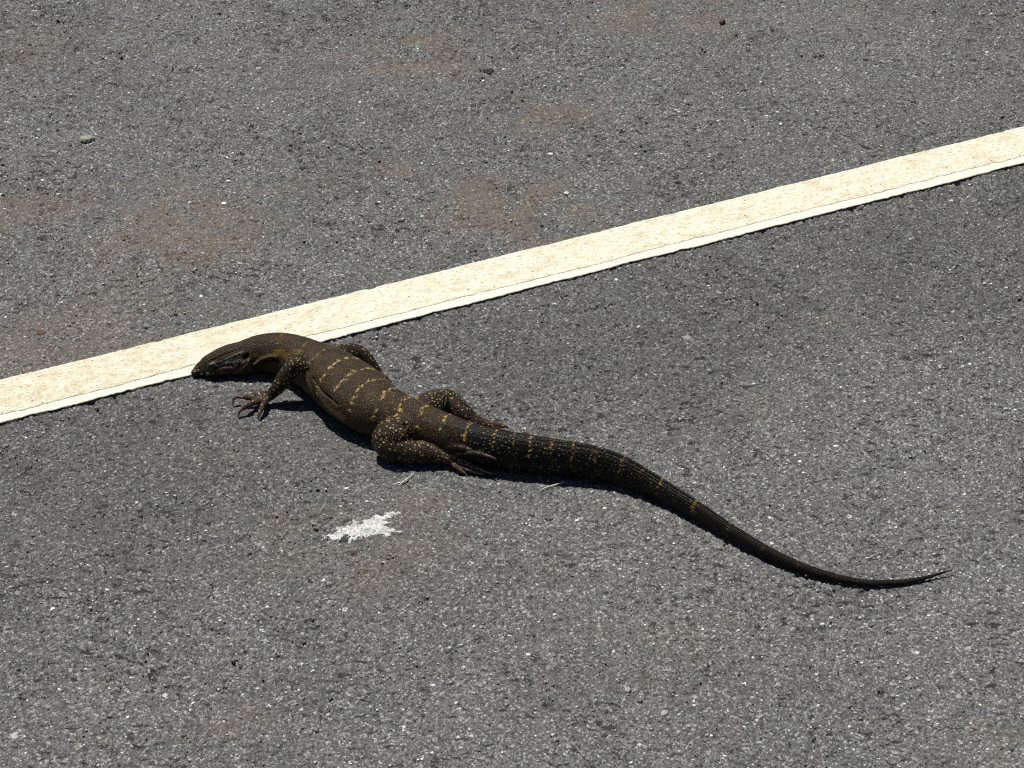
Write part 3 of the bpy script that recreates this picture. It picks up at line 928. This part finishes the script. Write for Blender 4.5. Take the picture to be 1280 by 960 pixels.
k = NT('claw_horn', 0.35, 0.5)
M_CLAW = k.done(k.mix(k.noise(k.pos(), 260, 3), (.045, .032, .026), (.15, .11, .085)))
for nm, toes in TOES.items():
    for toe, claw in toes:
        v, f, _ = tube_pts(claw, 6, 12)
        me = mesh_from('claw', v, f)
        me.transform(inv)
        link('claw', me, M_CLAW, lizard)

k = NT('eye_wet', 0.08, 0.6)
M_EYE = k.done((.012, .008, .005))
eye_p = on_body(262.5, 459.2)
i = int(np.argmin(np.linalg.norm(co - eye_p, axis=1)))
kk = near[i]
off_s = a_s[i]
for sgn in (1, -1):
    c = eye_p + (0 if sgn == 1 else -2 * off_s) * S[kk] - S[kk] * np.sign(off_s) * sgn * .0016
    bm = bmesh.new()
    bmesh.ops.create_uvsphere(bm, u_segments=20, v_segments=12, radius=.0034)
    for v in bm.verts:
        v.co = Vector((v.co.x * 1.15, v.co.y, v.co.z * .9)) + Vector(c)
    me = bpy.data.meshes.new('eye'); bm.to_mesh(me); bm.free()
    me.polygons.foreach_set('use_smooth', np.full(len(me.polygons), True))
    me.transform(inv)
    link('eye', me, M_EYE, lizard)

# ------------------------------------------------------------------ loose things on the road
def ground_z(p):
    return float(road_height(np.array([p[0]]), np.array([p[1]]))[0])

def rock(name, px, py, size, mat, seed, label, cat, group=None, sharp=.25, sub=2, rz=0.0):
    """irregular broken stone: jittered icosphere cut by a few planes"""
    r2 = np.random.default_rng(seed)
    bm = bmesh.new()
    bmesh.ops.create_icosphere(bm, subdivisions=sub, radius=1.0)
    cuts = [(Vector(r2.normal(0, 1, 3)).normalized(), r2.uniform(.5, .85)) for _ in range(9)]
    for v in bm.verts:
        for n, dd in cuts:
            e = v.co.dot(n) - dd
            if e > 0:
                v.co -= n * e
        v.co *= 1 + r2.uniform(-.05, .05) * sharp * 2
        v.co = Vector((v.co.x * size[0] / 2, v.co.y * size[1] / 2, v.co.z * size[2] / 2))
    zmin = min(v.co.z for v in bm.verts)
    for v in bm.verts:
        v.co.z -= zmin
    me = bpy.data.meshes.new(name); bm.to_mesh(me); bm.free()
    p = at(px, py)
    o = link(name, me, mat, None, (p[0], p[1], ground_z(p) - size[2] * .08), rz)
    return tag(o, label, cat, group)

M_ROCK = mat_plain_stone('grey_green_stone', (.22, .22, .185), (.34, .335, .28), 180)
M_CLOD = mat_plain_stone('red_earth', (.075, .028, .020), (.16, .075, .055), 160)
M_WHITE = mat_plain_stone('white_quartz', (.62, .60, .55), (.78, .77, .73), 220)
M_DARK = mat_plain_stone('dark_bitumen', (.012, .011, .011), (.03, .028, .026), 200)
M_STRAW = mat_plain_stone('dry_straw', (.50, .46, .36), (.70, .66, .56), 240)

o = rock('loose_stone', 110, 175, (.030, .022, .015), M_ROCK, 3, 'angular grey green loose stone lying alone on the asphalt, upper left', 'stone', rz=.4)
rock('earth_clod', 902.5, 29, (.0145, .013, .0155), M_CLOD, 9, 'small dark red brown clod of earth near the top edge', 'clod')
rock('earth_crumb', 52, 415, (.018, .017, .0035), M_CLOD, 12, 'flat reddish crumb of earth on dusty asphalt above the painted line', 'clod')
rock('bitumen_crumb', 610, 89, (.024, .021, .0035), M_DARK, 15, 'flat dark crumb of bitumen on the asphalt at the top centre', 'crumb')
rock('white_chip', 687, 191, (.013, .009, .004), M_WHITE, 21, 'long white stone chip below a faint dust patch, farthest of the white chips', 'stone', 'white stone chips on the asphalt')
rock('white_chip', 708, 242, (.0085, .007, .004), M_WHITE, 22, 'small white stone chip beside the reddish dust patch', 'stone', 'white stone chips on the asphalt')
rock('white_chip', 682, 268, (.0065, .006, .003), M_WHITE, 23, 'tiny white stone chip just beyond the painted line', 'stone', 'white stone chips on the asphalt')
rock('white_chip', 280, 254, (.009, .008, .004), M_WHITE, 24, 'white stone chip at the right end of the large left dust patch', 'stone', 'white stone chips on the asphalt')
rock('white_chip', 314, 480.5, (.005, .005, .005), M_WHITE, 25, 'tiny white pebble between the lizard head and its front foot', 'stone', 'white stone chips on the asphalt')

def stalk(pts, r, label, mat=M_STRAW):
    P3 = [at(x, y) for x, y in pts]
    st = [[p[0], p[1], ground_z(p) * .3 + .0022, r * (1 if 0 < i < len(P3) - 1 else .5), r * .8, r * .8] for i, p in enumerate(P3)]
    v, f, _ = loft(st, 6, 8)
    b = P3[0]
    me = mesh_from('straw', v, f)
    me.transform(Matrix.Translation((-b[0], -b[1], 0)))
    return tag(link('straw', me, mat, None, (b[0], b[1], 0)), label, 'straw')
stalk([(499, 607.5), (504, 603.5), (510, 599), (517, 593.5)], .0009, 'thin straight piece of pale straw below the lizard hind foot')
stalk([(676, 614), (684, 610), (695, 607), (707, 603.5)], .0009, 'thin bent piece of pale straw in front of the lizard tail')

# bird dropping: a ragged white splash that drapes over the stones
OUT = [(397, 674), (404, 672), (409, 668), (414, 667), (419, 665), (420, 659), (427, 657), (437, 656), (440, 652), (440, 646), (443, 645), (446, 650), (451, 653), (458, 649),
       (464, 648), (468, 643), (473, 642), (478, 645), (483, 640), (490, 640), (503, 639), (503, 641), (492, 644), (488, 648), (478, 650), (488, 651), (502, 651), (490, 653), (481, 656),
       (488, 660), (497, 662), (504, 664), (496, 666), (486, 664), (491, 670), (484, 671), (477, 667), (468, 668), (461, 670), (452, 672), (444, 675), (439, 678), (432, 676), (438, 671),
       (433, 668), (428, 670), (424, 674), (416, 675), (411, 671), (404, 675)]
poly = np.array([at(x, y)[:2] for x, y in OUT])
b0, b1 = poly.min(0) - .006, poly.max(0) + .006
step = .00085
gx, gy = np.meshgrid(np.arange(b0[0], b1[0], step), np.arange(b0[1], b1[1], step), indexing='ij')
ins = np.zeros(gx.shape, bool); dist = np.full(gx.shape, 9.0)
for (x1, y1), (x2, y2) in zip(poly, np.roll(poly, -1, 0)):
    c = ((y1 > gy) != (y2 > gy)) & (gx < (x2 - x1) * (gy - y1) / (y2 - y1 + 1e-12) + x1)
    ins ^= c
    ab = np.array([x2 - x1, y2 - y1]); L2 = ab @ ab
    t = np.clip(((gx - x1) * ab[0] + (gy - y1) * ab[1]) / L2, 0, 1)
    dist = np.minimum(dist, np.hypot(gx - x1 - t * ab[0], gy - y1 - t * ab[1]))
sd = np.where(ins, dist, -dist) + .0060 * (fbm(gx * 170, gy * 170, 3) - .5) + .0050 * (fbm(gx * 480, gy * 480, 2) - .52)
keepm = sd > 0
drop_z = np.maximum(road_height(gx, gy), -.0021) + .0003 + .0006 * np.sqrt(np.clip(sd / .006, 0, 1)) + .0008 * (fbm(gx * 300, gy * 300, 2) - .5)
vid = np.full(gx.shape, -1); vid[keepm] = np.arange(keepm.sum())
qa = np.stack([vid[:-1, :-1], vid[1:, :-1], vid[1:, 1:], vid[:-1, 1:]], -1).reshape(-1, 4)
qa = qa[(qa >= 0).all(1)]
bc = poly.mean(0)
me = mesh_from('bird_dropping', np.stack([gx[keepm] - bc[0], gy[keepm] - bc[1], drop_z[keepm]], -1), quads=qa)
k = NT('chalky_white', 0.85, 0.2)
p = k.pos()
c = k.mix(k.ramp(k.noise(p, 60, 3), [(.42, 0.0), (.62, .75)]), (.66, .655, .62), (.36, .385, .385))
c = k.mix(k.ramp(k.noise(p, 330, 3), [(.36, .75), (.50, 0.0)]), c, (.22, .22, .21))
k.done(c, k.bump(k.noise(p, 420, 3), .0012, .6))
tag(link('bird_dropping', me, k.m, None, (bc[0], bc[1], 0)), 'ragged white bird dropping splashed on the asphalt in front of the lizard', 'bird dropping')
